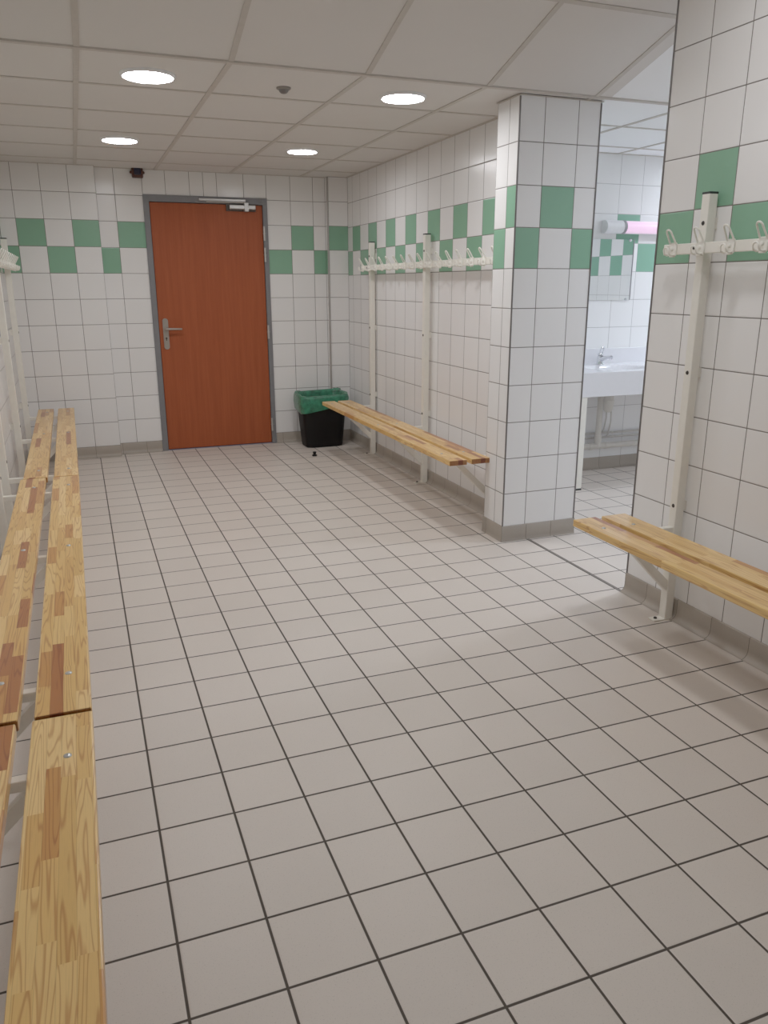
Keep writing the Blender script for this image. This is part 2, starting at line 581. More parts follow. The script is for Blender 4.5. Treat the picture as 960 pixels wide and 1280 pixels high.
# double angle profile along the fold, and wall angles
add_box(bm, XL, WX1, SEAM - 0.002, SEAM + 0.026, CEIL - 0.007, CEIL + 0.01)
add_box(bm, XR - 0.018, XR, 2.65, YB, CEIL - 0.004, CEIL + 0.01)
add_box(bm, XL, XL + 0.018, SEAM, YS, CEIL - 0.004, CEIL + 0.01)
add_box(bm, 0.3715, 2.255, YB - 0.018, YB, CEIL - 0.004, CEIL + 0.01)
add_box(bm, XL, 0.3715, YS - 0.018, YS, CEIL - 0.004, CEIL + 0.01)
add_box(bm, 2.72, WX1, WY - 0.018, WY, CEIL - 0.004, CEIL + 0.01)
new_obj('ceiling_grid', bm, M['grid'], ceiling)
# thin trim profile crowning the pillar
bm = bmesh.new()
add_box(bm, PX0 - 0.010, PX1 + 0.010, PY0 - 0.008, PY1, CEIL - 0.008, CEIL - 0.0045)
struct(new_obj('trim_2', bm, M['grid']))

# ---- metal edge trims
def edge_trim(n, x, y, z0, z1, r=0.0045, m='alu_dark'):
    bm = bmesh.new()
    add_tube(bm, [(x, y, z0), (x, y, z1)], r, 12)
    struct(new_obj('trim_%d' % n, bm, M[m], smooth=True, auto=50))
edge_trim(3, PX0, PY0, 0.09, CEIL - 0.012)
edge_trim(4, PX1, PY0, 0.09, CEIL - 0.012)
edge_trim(5, XR, NY, 0.09, 2.5)
edge_trim(6, 2.2545, YS - 0.002, 0.09, CEIL - 0.004, 0.009, 'alu_bright')

# ---- baseboards
COVE = [(0.0, 0.0915), (0.006, 0.0905), (0.008, 0.088), (0.008, 0.034), (0.0105, 0.021), (0.017, 0.0105), (0.026, 0.0045), (0.036, 0.0008)]
FLAT = [(0.0, 0.0915), (0.004, 0.0905), (0.006, 0.088), (0.006, 0.02), (0.007, 0.008), (0.010, 0.0008)]
def baseboard(bm, p0, p1, nrm, prof, origin=0.0, pitch=0.2):
    uc = bm.loops.layers.uv.get('cell') or bm.loops.layers.uv.new('cell')
    us_ = bm.loops.layers.uv.get('size') or bm.loops.layers.uv.new('size')
    bm.faces.layers.float.get('green') or bm.faces.layers.float.new('green')
    rl = bm.faces.layers.float.get('rnd') or bm.faces.layers.float.new('rnd')
    p0, p1, nrm = Vector(p0), Vector(p1), Vector(nrm)
    L = (p1 - p0).length
    d = (p1 - p0) / L
    arc = [0.0]
    for a, b in zip(prof[:-1], prof[1:]):
        arc.append(arc[-1] + math.hypot(a[0] - b[0], a[1] - b[1]))
    T = arc[-1]
    cs = cuts(0, L, origin, pitch)
    for a, b in zip(cs[:-1], cs[1:]):
        rn = random.random()
        A = [bm.verts.new(p0 + d * a + nrm * o + Vector((0, 0, z))) for o, z in prof]
        B = [bm.verts.new(p0 + d * b + nrm * o + Vector((0, 0, z))) for o, z in prof]
        for i in range(len(prof) - 1):
            f = bm.faces.new((A[i], A[i + 1], B[i + 1], B[i]))
            f.smooth = True
            for lp, (uu, vv) in zip(f.loops, [(0, arc[i]), (0, arc[i + 1]), (b - a, arc[i + 1]), (b - a, arc[i])]):
                lp[uc].uv = (uu, vv)
                lp[us_].uv = (b - a, T + 0.01)
            f[rl] = rn
def base_obj(name, segs):
    bm = bmesh.new()
    for s in segs:
        baseboard(bm, *s)
    bmesh.ops.recalc_face_normals(bm, faces=bm.faces[:])
    o = new_obj(name, bm, M['base_tile'])
    return struct(o)
base_obj('baseboard_back', [((XL, YS, 0), (0.3715, YS, 0), (0, -1, 0), COVE, 0.1165),
                            ((0.3715, YB, 0), (DX0 - 0.006, YB, 0), (0, -1, 0), COVE, 0.22),
                            ((DX1 + 0.006, YB, 0), (2.255, YB, 0), (0, -1, 0), COVE, 0.06),
                            ((2.255, YS, 0), (XR, YS, 0), (0, -1, 0), COVE, 0.2)])
base_obj('baseboard_left', [((XL, YEND, 0), (XL, YS, 0), (1, 0, 0), COVE, 0.1)])
base_obj('baseboard_right_far', [((XR, PY1, 0), (XR, YS, 0), (-1, 0, 0), COVE, 0.12)])
base_obj('baseboard_right_near', [((XR, NY, 0), (XR, YEND, 0), (-1, 0, 0), COVE, 0.155),
                                  ((XR, NY, 0), (NX1, NY, 0), (0, 1, 0), FLAT, 0.11)])
base_obj('baseboard_pillar', [((PX0 - 0.006, PY0, 0), (PX1 + 0.006, PY0, 0), (0, -1, 0), FLAT, 0.158, 0.163),
                              ((PX0, PY0 - 0.006, 0), (PX0, PY1 + 0.006, 0), (-1, 0, 0), FLAT, 0.19),
                              ((PX1, PY0 - 0.006, 0), (PX1, PY1, 0), (1, 0, 0), FLAT, 0.15),
                              ((PX0, PY1, 0), (XR, PY1, 0), (0, 1, 0), FLAT, 0.1)])
base_obj('baseboard_washroom', [((2.72, WY, 0), (WX1, WY, 0), (0, -1, 0), COVE, 0.15),
                                ((2.72, PY1, 0), (2.72, WY, 0), (1, 0, 0), COVE, 0.1),
                                ((WX1, WY0, 0), (WX1, WY, 0), (-1, 0, 0), COVE, 0.1),
                                ((NX1, WY0, 0), (NX1, NY, 0), (1, 0, 0), COVE, 0.1)])

# ------------------------------------------------------------------ door
door = bpy.data.objects.new('door_1', None)
door.location = (1.23, YB, 0)
struct(link(door))
def dl(x, y, z):
    return (x - 1.23, y - YB, z)
bm = bmesh.new()
LX0, LX1, LZ = 0.770, 1.700, 2.050
fw0, fw1 = DX0 - 0.003, DX1 + 0.003
def dbox(bm, x0, x1, y0, y1, z0, z1, bev=0.0):
    a, b = dl(x0, y0, z0), dl(x1, y1, z1)
    add_box(bm, a[0], b[0], a[1], b[1], a[2], b[2], bev)
dbox(bm, fw0, LX0, YB - 0.012, YB + 0.09, 0, DZ + 0.003, 0.003)
dbox(bm, LX1, fw1, YB - 0.012, YB + 0.09, 0, DZ + 0.003, 0.003)
dbox(bm, LX0 - 0.001, LX1 + 0.001, YB - 0.012, YB + 0.09, LZ, DZ + 0.003, 0.003)
new_obj('door_frame', bm, M['frame'], door)
bm = bmesh.new()
dbox(bm, LX0 + 0.004, LX1 - 0.003, YB + 0.006, YB + 0.046, 0.009, LZ - 0.004, 0.002)
leaf = new_obj('door_leaf', bm, M['door'], door)
bm = bmesh.new()
dbox(bm, LX0, LX1, YB - 0.008, YB + 0.05, 0.0, 0.004, 0.001)
new_obj('light_leak_strip', bm, M['light_leak_strip'], door)  # strip added at the sill to paint the light leak under the leaf
# lever handle on its long plate
bm = bmesh.new()
hx, hz0, hz1, hw = 0.826, 0.872, 1.130, 0.0225
pts = []
for k in range(17):
    t = math.pi * k / 16
    pts.append((hx - 1.23 + hw * math.cos(t), hz1 - hw + hw * math.sin(t)))
for k in range(17):
    t = math.pi + math.pi * k / 16
    pts.append((hx - 1.23 + hw * math.cos(t), hz0 + hw + hw * math.sin(t)))
add_prism(bm, pts, 'y', -0.003, 0.0065)
bmesh.ops.bevel(bm, geom=[e for e in bm.edges if abs(e.verts[0].co.y + 0.003) < 1e-5 and abs(e.verts[1].co.y + 0.003) < 1e-5], offset=0.002, segments=2, affect='EDGES')
plate = new_obj('handle_plate', bm, M['handle'], leaf)
bm = bmesh.new()
add_tube(bm, [dl(hx, YB + 0.0, 1.043), dl(hx, YB - 0.040, 1.043)], 0.011, 16)
add_tube(bm, [dl(hx - 0.008, YB - 0.046, 1.043), dl(hx + 0.02, YB - 0.048, 1.0432), dl(hx + 0.07, YB - 0.047, 1.043), dl(hx + 0.126, YB - 0.044, 1.041), dl(hx + 0.131, YB - 0.044, 1.041)], [0.0105, 0.0105, 0.009, 0.0085, 0.005], 14)
new_obj('lever', bm, M['handle'], leaf, smooth=True, auto=60)
bm = bmesh.new()
add_lathe(bm, [(0, -0.0045), (0.008, -0.0045), (0.0085, -0.002)], dl(hx, YB, 0.966), 'y', 16)
add_box(bm, hx - 1.23 - 0.004, hx - 1.23 + 0.004, -0.0045, -0.002, 0.946, 0.962, 0.001)
new_obj('keyhole', bm, M['dark'], leaf)
for hz in (1.822, 1.648, 1.000, 0.176):
    bm = bmesh.new()
    add_tube(bm, [dl(LX1 + 0.003, YB - 0.018, hz - 0.058), dl(LX1 + 0.003, YB - 0.018, hz + 0.058)], 0.0095, 12)
    add_tube(bm, [dl(LX1 + 0.003, YB - 0.018, hz - 0.004), dl(LX1 + 0.003, YB - 0.018, hz + 0.004)], 0.0125, 12)
    new_obj('hinge', bm, M['alu'], door, smooth=True, auto=40)
bm = bmesh.new()
dbox(bm, 1.390, 1.640, YB - 0.012, YB + 0.006, 1.994, 2.052, 0.004)
closer = new_obj('door_closer', bm, M['closer_dark'], leaf)
bm = bmesh.new()
dbox(bm, 1.412, 1.632, YB - 0.052, YB - 0.012, 2.008, 2.042, 0.006)
dbox(bm, 1.535, 1.572, YB - 0.056, YB - 0.010, 1.990, 2.062, 0.004)
new_obj('closer_body', bm, M['alu'], leaf)
bm = bmesh.new()
dbox(bm, 1.166, 1.553, YB - 0.038, YB - 0.012, 2.066, 2.086, 0.003)
add_tube(bm, [dl(1.553, YB - 0.045, 2.060), dl(1.225, YB - 0.040, 2.060)], 0.006, 10)
new_obj('closer_rail', bm, M['alu'], door)

# alarm box above the door
al = thing('alarm_sounder', 'small maroon box with dark blue face on tiles above the door', 'alarm', (0.697, YB, 2.218))
bm = bmesh.new()
add_box(bm, -0.043, 0.043, -0.05, 0, 0.002, 0.088, 0.008)
new_obj('housing', bm, M['maroon'], al)
bm = bmesh.new()
add_box(bm, -0.027, 0.027, -0.056, -0.049, 0.022, 0.072, 0.006)
new_obj('blue_face', bm, M['blue'], al)
for s in (-1, 1):
    bm = bmesh.new()
    add_lathe(bm, [(0, -0.018), (0.008, -0.018), (0.011, -0.012), (0.011, 0)], (s * 0.048, 0, 0.044), 'y', 14)
    new_obj('fixing_lug', bm, M['maroon'], al, smooth=True, auto=50)

# ceiling sensor
cs_ = thing('ceiling_sensor', 'small grey round sensor on a ceiling tile between the two nearest downlights', 'sensor', (1.150, 2.72, CEIL))
bm = bmesh.new()
add_lathe(bm, [(0.034, 0.0), (0.034, -0.006), (0.028, -0.010), (0.026, -0.010)], (0, 0, 0), 'z', 24)
new_obj('sensor_base', bm, M['sensor'], cs_, smooth=True, auto=40)
bm = bmesh.new()
add_lathe(bm, [(0.024, -0.008), (0.021, -0.018), (0.013, -0.025), (0, -0.028)], (0, 0, 0), 'z', 24)
new_obj('sensor_dome', bm, M['alu_dark'], cs_, smooth=True)

# ------------------------------------------------------------------ downlights
def downlight(x, y, label, mat, z=None, tilt=0.0, r=0.108):
    t = thing('ceiling_downlight', label, 'ceiling light', (x, y, ceil_z(y) if z is None else z), 'round ceiling downlights')
    t.rotation_euler = (tilt, 0, 0)
    bm = bmesh.new()
    add_lathe(bm, [(r + 0.012, 0.0), (r + 0.012, -0.006), (r + 0.007, -0.012), (r + 0.001, -0.013), (r, -0.004)], (0, 0, 0), 'z', 48)
    new_obj('bezel', bm, M['lamp_white'], t, smooth=True, auto=40)
    bm = bmesh.new()
    add_lathe(bm, [(0, -0.0045), (r, -0.0045)], (0, 0, 0), 'z', 48)
    for f in bm.faces:
        f.normal_flip()
    bmesh.ops.recalc_face_normals(bm, faces=bm.faces[:])
    if sum(f.normal.z for f in bm.faces) > 0:
        for f in bm.faces:
            f.normal_flip()
    new_obj('diffuser', bm, mat, t)
downlight(0.532, 2.695, 'lit round ceiling downlight above the left bench, left one of the nearer pair', M['led'])
downlight(0.500, 4.400, 'lit round ceiling downlight left of the door, smaller of the two on the left', M['led_far'], r=0.106)
downlight(1.744, 2.690, 'lit round ceiling downlight just left of the tiled pillar top', M['led'], r=0.104)
downlight(1.700, 4.420, 'lit round ceiling downlight right of the door near the far right corner', M['led_far'], r=0.100)
for x in (0.536, 1.736):
    for y, nm in ((0.80, 'middle'), (-1.6, 'rear')):
        downlight(x, y, 'lit round downlight on the sloping ceiling, %s row %s side' % (nm, 'left' if x < 1 else 'right'), M['led_mid' if y > 0 else 'led_rear'], tilt=-ang)
for x, y in ((3.736, 1.9), (4.736, -0.9), (4.936, 3.24)):
    downlight(x, y, 'lit cool round ceiling downlight inside the washroom at %s' % ('the left' if x < 4 else ('the right front' if y < 2 else 'the right rear')), M['led_cool'], tilt=(-ang if y < SEAM else 0))

# ------------------------------------------------------------------ hooks, benches
def hook_mesh(s):
    """one coat hook, plate plane at x = 0 facing -x (s = 1) or +x (s = -1)."""
    bm = bmesh.new()
    add_box(bm, -0.007, 0.0, -0.020, 0.020, -0.026, 0.024, 0.004)
    add_lathe(bm, [(0, -0.015), (0.006, -0.0135), (0.0085, -0.009), (0.009, -0.005)], (0, 0.002, 0.001), 'x', 14)
    # upper loop
    pts = [(-0.004, -0.0165, 0.016)]
    for k in range(9):
        t = math.pi * k / 8
        pts.append((-0.030 - 0.006 * math.sin(t), -0.0125 * math.cos(t), 0.060 + 0.011 * math.sin(t)))
    pts.append((-0.004, 0.0165, 0.016))
    add_tube(bm, pts, 0.0036, 8)
    # lower loop: out from the plate foot, then curled up to a round end
    pts = [(-0.004, -0.012, -0.020), (-0.020, -0.0125, -0.0235), (-0.031, -0.013, -0.020), (-0.036, -0.013, -0.012)]
    for k in range(9):
        t = math.pi * k / 8
        pts.append((-0.038, -0.013 * math.cos(t), -0.006 + 0.012 * math.sin(t)))
    pts += [(-0.036, 0.013, -0.012), (-0.031, 0.013, -0.020), (-0.020, 0.0125, -0.0235), (-0.004, 0.012, -0.020)]
    add_tube(bm, pts, 0.0034, 8)
    add_box(bm, -0.012, 0.0, -0.012, 0.012, -0.030, -0.022, 0.002)
    if s < 0:
        for v in bm.verts:
            v.co.x *= -1
        bmesh.ops.reverse_faces(bm, faces=bm.faces[:])
    return bm

HOOK = {}
def bench_unit(label, side, yfar, length, posts, xs, ztop, rail_far, nhooks, postx, skew=0.0):
    """side = 1: bench on the right wall (faces -x); side = -1: on the left wall.
    xs = (front edge, front slat inner, back slat inner, back edge) in world x."""
    yc = yfar - length / 2
    root = thing('changing_bench', label, 'bench', (postx, yc, 0), 'wooden wall benches with coat hooks')
    X = lambda x: x - postx
    Y = lambda y: y - yc
    th = 0.030
    bolts_y = posts
    for a, b, nm in ((xs[0], xs[1], 'front'), (xs[2], xs[3], 'back')):
        bm = bmesh.new()
        w = abs(b - a)
        add_box(bm, -w / 2, w / 2, -length / 2 + 0.0015, length / 2 - 0.0015, -th, 0, 0.0035, 2)
        for f in bm.faces:
            if abs(f.normal.y) > 0.9:
                f.material_index = 1
        sl_ = new_obj('seat_slat', bm, [M['wood'], M['wood_end']], root, loc=(X((a + b) / 2), 0, ztop))
        sl_.rotation_euler = (0, 0, skew)
        for py_ in bolts_y:
            bm = bmesh.new()
            add_lathe(bm, [(0.0, 0.0036), (0.005, 0.0032), (0.0082, 0.0016), (0.0088, -0.001)], (-side * 0.012, Y(py_), 0), 'z', 14)
            new_obj('bolt', bm, M['zinc'], sl_, smooth=True)
    d = side
    for py_ in posts:
        # post: square tube standing in front of the cove skirting
        bm = bmesh.new()
        add_box(bm, min(0, d * 0.040), max(0, d * 0.040), Y(py_) - 0.020, Y(py_) + 0.020, 0.004, 1.724, 0.003)
        # spacer tabs that fix the post to the wall
        for zt in (0.51, 1.06, 1.62):
            x0, x1 = d * 0.039, d * 0.0576
            add_box(bm, min(x0, x1), max(x0, x1), Y(py_) - 0.012, Y(py_) + 0.012, zt - 0.02, zt + 0.02)
        po = new_obj('post', bm, M['white_paint'], root)
        bm = bmesh.new()
        add_box(bm, min(-d * 0.001, d * 0.041), max(-d * 0.001, d * 0.041), Y(py_) - 0.021, Y(py_) + 0.021, 1.723, 1.731, 0.002)
        new_obj('end_cap', bm, M['cap'], po)
        for zt in (0.51, 1.06, 1.62):
            bm = bmesh.new()
            add_lathe(bm, [(0, -d * 0.003), (0.0065, -d * 0.0025), (0.0085, 0.0)], (0, Y(py_), zt), 'x', 12)
            new_obj('post_bolt', bm, M['dark'], po)
        bm = bmesh.new()
        x0, x1 = -d * 0.056, d * 0.030
        add_box(bm, min(x0, x1), max(x0, x1), Y(py_) - 0.021, Y(py_) + 0.021, 0.0005, 0.0055, 0.0015)
        new_obj('foot_plate', bm, M['white_paint'], po)
        bm = bmesh.new()
        add_lathe(bm, [(0, 0.013), (0.006, 0.012), (0.008, 0.0055), (0.008, 0.004)], (-d * 0.034, Y(py_), 0), 'z', 12)
        new_obj('floor_bolt', bm, M['dark'], po)
        # bracket: arm below the slats and diagonal brace
        bm = bmesh.new()
        xf = X(xs[0]) + d * 0.055
        za = ztop - th - 0.0005
        add_box(bm, min(xf, 0.001 * d), max(xf, 0.001 * d), Y(py_) - 0.013, Y(py_) + 0.013, za - 0.026, za, 0.0025)
        poly = [(0.0, 0.132), (0.0, 0.182), (-d * 0.226, za - 0.0255), (-d * 0.268, za - 0.0255)]
        add_prism(bm, poly, 'y', Y(py_) - 0.013, Y(py_) + 0.013)
        new_obj('bracket', bm, M['white_paint'], root)
    if nhooks:
        bm = bmesh.new()
        rl = 0.15 * (nhooks - 1) + 0.125
        r0, r1 = Y(rail_far - rl), Y(rail_far)
        x0, x1 = -d * 0.020, -d * 0.0005
        add_box(bm, min(x0, x1), max(x0, x1), r0, r1, 1.510, 1.550, 0.003)
        rail = new_obj('hook_rail', bm, M['white_paint'], root)
        for py_ in posts:
            bm = bmesh.new()
            add_lathe(bm, [(0, -d * 0.0235), (0.005, -d * 0.023), (0.0065, -d * 0.019)], (0, Y(py_) + 0.012, 1.531), 'x', 12)
            new_obj('rail_bolt', bm, M['dark'], rail)
        for k in range(nhooks):
            if d not in HOOK:
                o = new_obj('coat_hook', hook_mesh(d), M['white_plastic'], rail, smooth=True, auto=45)
                HOOK[d] = o
            else:
                o = HOOK[d].copy()
                link(o, rail)
            o.location = (-d * 0.0195, r1 - 0.060 - 0.15 * k, 1.531)
    return root

PXR = 2.381
PXL = -0.288
# right wall: far and near
bench_unit('slatted wooden bench with white coat hook rail between tiled pillar and black bin', 1, 5.10, 2.50, (4.955, 3.86, 2.80), (2.000, 2.110, 2.138, 2.256), 0.450, 5.108, 16, PXR)
bench_unit('slatted wooden bench with white coat hook rail on the right wall, nearest the camera', 1, 1.392, 2.50, (1.24, 0.15, -0.93), (1.996, 2.108, 2.138, 2.258), 0.450, 1.424, 16, PXR)
# left wall, three in a row
bench_unit('slatted wooden bench along left wall, farthest of three, touching the door wall', -1, 5.515, 2.505, (5.33, 4.34, 3.185), (0.048, -0.072, -0.104, -0.219), 0.450, 5.50, 16, PXL, 0.0085)
bench_unit('slatted wooden bench along left wall, middle of the three in a row', -1, 3.005, 2.505, (2.80, 1.79, 0.700), (0.0655, -0.059, -0.093, -0.214), 0.450, 2.97, 16, PXL, 0.0055)
bench_unit('slatted wooden bench along left wall, nearest of three, at bottom left corner', -1, 0.494, 2.505, (0.315, -0.75, -1.80), (0.0735, -0.056, -0.090, -0.214), 0.447, 0.46, 16, PXL)

# ------------------------------------------------------------------ bin with liner
bx, by = 2.105, 5.485
bn = thing('waste_bin', 'black plastic waste bin with green bag liner in the far right corner', 'bin', (bx, by, 0))
def rrect(hw, hd, r, n=8):
    out = []
    for (cx_, cy_, a0) in ((hw - r, hd - r, 0), (-hw + r, hd - r, 90), (-hw + r, -hd + r, 180), (hw - r, -hd + r, 270)):
        for k in range(n + 1):
            t = math.radians(a0 + 90 * k / n)
            out.append((cx_ + r * math.cos(t), cy_ + r * math.sin(t)))
    return out
def loft(bm, rings, cap0=True, cap1=False):
    R = [[bm.verts.new(p) for p in ring] for ring in rings]
    n = len(R[0])
    for a, b in zip(R[:-1], R[1:]):
        for k in range(n):
            bm.faces.new((a[k], a[(k + 1) % n], b[(k + 1) % n], b[k]))
    if cap0:
        bm.faces.new(list(reversed(R[0])))
    if cap1:
        bm.faces.new(R[-1])
bm = bmesh.new()
prof = [(0.160, 0.108, 0.0), (0.168, 0.114, 0.004), (0.172, 0.118, 0.02), (0.192, 0.128, 0.25), (0.208, 0.136, 0.435), (0.214, 0.141, 0.445), (0.214, 0.141, 0.452), (0.205, 0.133, 0.452), (0.200, 0.129, 0.43), (0.168, 0.112, 0.03)]
loft(bm, [[(x, y, z) for x, y in rrect(a, b, 0.055)] for a, b, z in prof], True, True)
new_obj('bin_body', bm, M['black_plastic'], bn, smooth=True, auto=45)
# liner: inside wall, over the rim, loose skirt outside
bm = bmesh.new()
rings = []
N = 4 * 9
def skirt_z(x, y):
    # hangs lower at the left, gathered up towards the right
    t = (x + 0.22) / 0.44
    return 0.318 + 0.075 * max(0, min(1, t)) + 0.012 * math.sin(9 * t + 2 * y * 10)
rnd = random.Random(3)
wob = [rnd.uniform(-1, 1) for _ in range(N)]
def ring(a, b, zf, amp, outside=False):
    out = []
    base = rrect(a, b, 0.055)
    for k, (x, y) in enumerate(base):
        L = math.hypot(x, y)
        w = amp * (wob[k % N] * 0.6 + math.sin(k * 1.9) * 0.4)
        out.append((x + x / L * w, y + y / L * w, zf(x, y, k)))
    return out
lumpr = lambda x, y, k: 0.462 + 0.003 * wob[k] + (0.012 if y > 0.09 else (-0.008 if y < -0.09 else 0.0)) + (0.022 * math.exp(-((x - 0.19) ** 2) / 0.004) + 0.012 * math.exp(-((x + 0.2) ** 2) / 0.004))
rings.append(ring(0.160, 0.104, lambda x, y, k: 0.10, 0.004))
rings.append(ring(0.186, 0.120, lambda x, y, k: 0.33, 0.005))
rings.append(ring(0.198, 0.127, lambda x, y, k: lumpr(x, y, k) - 0.02, 0.003))
rings.append(ring(0.207, 0.135, lumpr, 0.003))
rings.append(ring(0.216, 0.143, lambda x, y, k: lumpr(x, y, k) - 0.004, 0.004))
rings.append(ring(0.222, 0.149, lambda x, y, k: lumpr(x, y, k) - 0.026, 0.006))
rings.append(ring(0.224, 0.151, lambda x, y, k: 0.5 * (lumpr(x, y, k) + skirt_z(x, y)) - 0.005, 0.009))
rings.append(ring(0.218, 0.148, lambda x, y, k: skirt_z(x, y) + 0.012, 0.007))
rings.append(ring(0.214, 0.146, lambda x, y, k: skirt_z(x, y), 0.006))
loft(bm, rings, True, False)
new_obj('bin_liner', bm, M['bag'], bn, smooth=True)

# rubber door stop on the floor in front of the bin
ds = thing('door_stop', 'small black rubber door stop on the floor in front of the bin', 'door stop', (1.905, 5.04, 0))
bm = bmesh.new()
add_lathe(bm, [(0.0205, 0.0), (0.0215, 0.003), (0.0215, 0.010), (0.018, 0.013), (0.013, 0.013)], (0, 0, 0), 'z', 24)
new_obj('stop_base', bm, M['black_plastic'], ds, smooth=True, auto=40)
bm = bmesh.new()
add_lathe(bm, [(0.0135, 0.012), (0.0125, 0.018), (0.013, 0.026), (0.0155, 0.029), (0.0155, 0.036), (0.013, 0.038), (0, 0.038)], (0, 0, 0), 'z', 24)
new_obj('stop_buffer', bm, M['black_plastic'], ds, smooth=True, auto=40)

# ------------------------------------------------------------------ washroom fittings
sk = thing('washbasin_counter', 'white washbasin counter with deep front apron on legs seen through the opening', 'sink', (3.28, 3.24, 0))
SX0, SX1, SY0, SY1, ST = 0.0, 1.90, 0.0, WY - 0.001 - 3.24, 0.823
# top with two oval basins pressed in
bm = bmesh.new()
nx, ny = 152, 44
basins = [(0.475, 0.245), (1.40, 0.245)]
def top_z(x, y):
    z = ST
    for cx_, cy_ in basins:
        q = ((x - cx_) / 0.25) ** 2 + ((y - cy_) / 0.17) ** 2
        if q < 1:
            z -= 0.115 * (1 - q ** 1.6) ** 0.8
    return z
grid = [[bm.verts.new((SX0 + (SX1 - SX0) * i / nx, SY0 + (SY1 - SY0) * j / ny, top_z(SX0 + (SX1 - SX0) * i / nx, SY0 + (SY1 - SY0) * j / ny))) for j in range(ny + 1)] for i in range(nx + 1)]
for i in range(nx):
    for j in range(ny):
        bm.faces.new((grid[i][j], grid[i + 1][j], grid[i + 1][j + 1], grid[i][j + 1]))
new_obj('basin_top', bm, M['sink'], sk, smooth=True)
bm = bmesh.new()
add_box(bm, SX0, SX1, SY0 - 0.002, SY0 + 0.022, 0.655, ST + 0.0005, 0.004)
new_obj('apron', bm, M['sink'], sk)
for xa, xb in ((SX0 - 0.002, SX0 + 0.02), (SX1 - 0.02, SX1 + 0.002)):
    bm = bmesh.new()
    add_box(bm, xa, xb, SY0, SY1, 0.655, ST, 0.003)
    new_obj('side_panel', bm, M['sink'], sk)

bm = bmesh.new()
add_box(bm, SX0, SX1, SY1 - 0.016, SY1, ST - 0.002, 0.935, 0.003)
new_obj('backsplash', bm, M['sink'], sk)
for cx_, cy_ in basins:
    bm = bmesh.new()
    add_lathe(bm, [(0, 0.004), (0.018, 0.004), (0.024, 0.0)], (cx_, cy_, ST - 0.115), 'z', 20)
    new_obj('drain', bm, M['chrome'], sk, smooth=True)
for lx in (0.042, SX1 - 0.042):
    bm = bmesh.new()
    add_box(bm, lx - 0.024, lx + 0.024, 0.004, 0.052, 0.012, 0.658, 0.002)
    lg = new_obj('leg', bm, M['white_paint'], sk)
    bm = bmesh.new()
    add_box(bm, lx - 0.025, lx + 0.025, 0.003, 0.053, 0.0005, 0.013, 0.002)
    new_obj('leg_foot', bm, M['cap'], lg)
for k, (cx_, cy_) in enumerate(basins[:1]):
    fc = thing('basin_mixer_tap', 'chrome single lever mixer tap on the white washbasin counter', 'tap', (3.28 + cx_, 3.24 + 0.455, ST + 0.0012))
    bm = bmesh.new()
    add_lathe(bm, [(0.030, 0.0), (0.030, 0.006), (0.026, 0.010), (0.025, 0.045), (0.023, 0.062), (0.0, 0.068)], (0, 0, 0), 'z', 24)
    new_obj('tap_body', bm, M['chrome'], fc, smooth=True, auto=50)
    bm = bmesh.new()
    add_tube(bm, [(0, 0.004, 0.036), (0, -0.04, 0.046), (0, -0.09, 0.058), (0, -0.128, 0.066), (0, -0.136, 0.064)], [0.022, 0.018, 0.014, 0.0125, 0.010], 16)
    add_lathe(bm, [(0, -0.02), (0.0095, -0.02), (0.0105, -0.004)], (0, -0.124, 0.064), 'z', 16)
    new_obj('spout', bm, M['chrome'], fc, smooth=True, auto=50)
    bm = bmesh.new()
    add_lathe(bm, [(0.021, 0.066), (0.0215, 0.074), (0.017, 0.084), (0, 0.087)], (0, 0, 0), 'z', 20)
    lp = [(-0.010, -0.002, 0.078)]
    for q in range(9):
        t = math.pi * q / 8
        lp.append((-0.014 * math.cos(t), -0.020 - 0.004 * math.sin(t), 0.112 + 0.016 * math.sin(t)))
    lp.append((0.010, -0.002, 0.078))
    add_tube(bm, lp, 0.0065, 10)
    new_obj('lever', bm, M['chrome'], fc, smooth=True, auto=50)

# waste pipe with trap
wp = thing('waste_pipe', 'thick grey plastic waste pipe with trap below the washbasin counter', 'pipe', (3.79, 3.70, 0.2))
bm = bmesh.new()
add_tube(bm, [(-1.02, 0, 0), (1.35, 0, 0)], 0.0225, 20)
for x in (-0.065, 0.075):
    add_tube(bm, [(x - 0.012, 0, 0), (x + 0.012, 0, 0)], 0.0255, 20)
new_obj('horizontal_pipe', bm, M['pvc'], wp, smooth=True, auto=50)
bm = bmesh.new()
add_tube(bm, [(0, 0, 0.0), (0, 0, 0.425), (0.0, -0.005, 0.44), (-0.012, -0.04, 0.425), (-0.03, -0.12, 0.425)], 0.022, 20)
add_tube(bm, [(0, 0, 0.0), (0, 0, 0.085)], 0.0265, 20)
add_tube(bm, [(0, 0, 0.40), (0, 0, 0.43)], 0.0255, 20)
new_obj('vertical_pipe', bm, M['pvc'], wp, smooth=True, auto=50)
bm = bmesh.new()
add_lathe(bm, [(0, -0.092), (0.022, -0.088), (0.034, -0.072), (0.0375, -0.045), (0.0375, -0.03), (0.041, -0.028), (0.041, 0.0), (0.037, 0.002), (0.037, 0.05), (0.022, 0.06), (0.022, 0.13)], (-0.032, -0.14, 0.375), 'z', 24)
new_obj('bottle_trap', bm, M['pvc'], wp, smooth=True, auto=50)
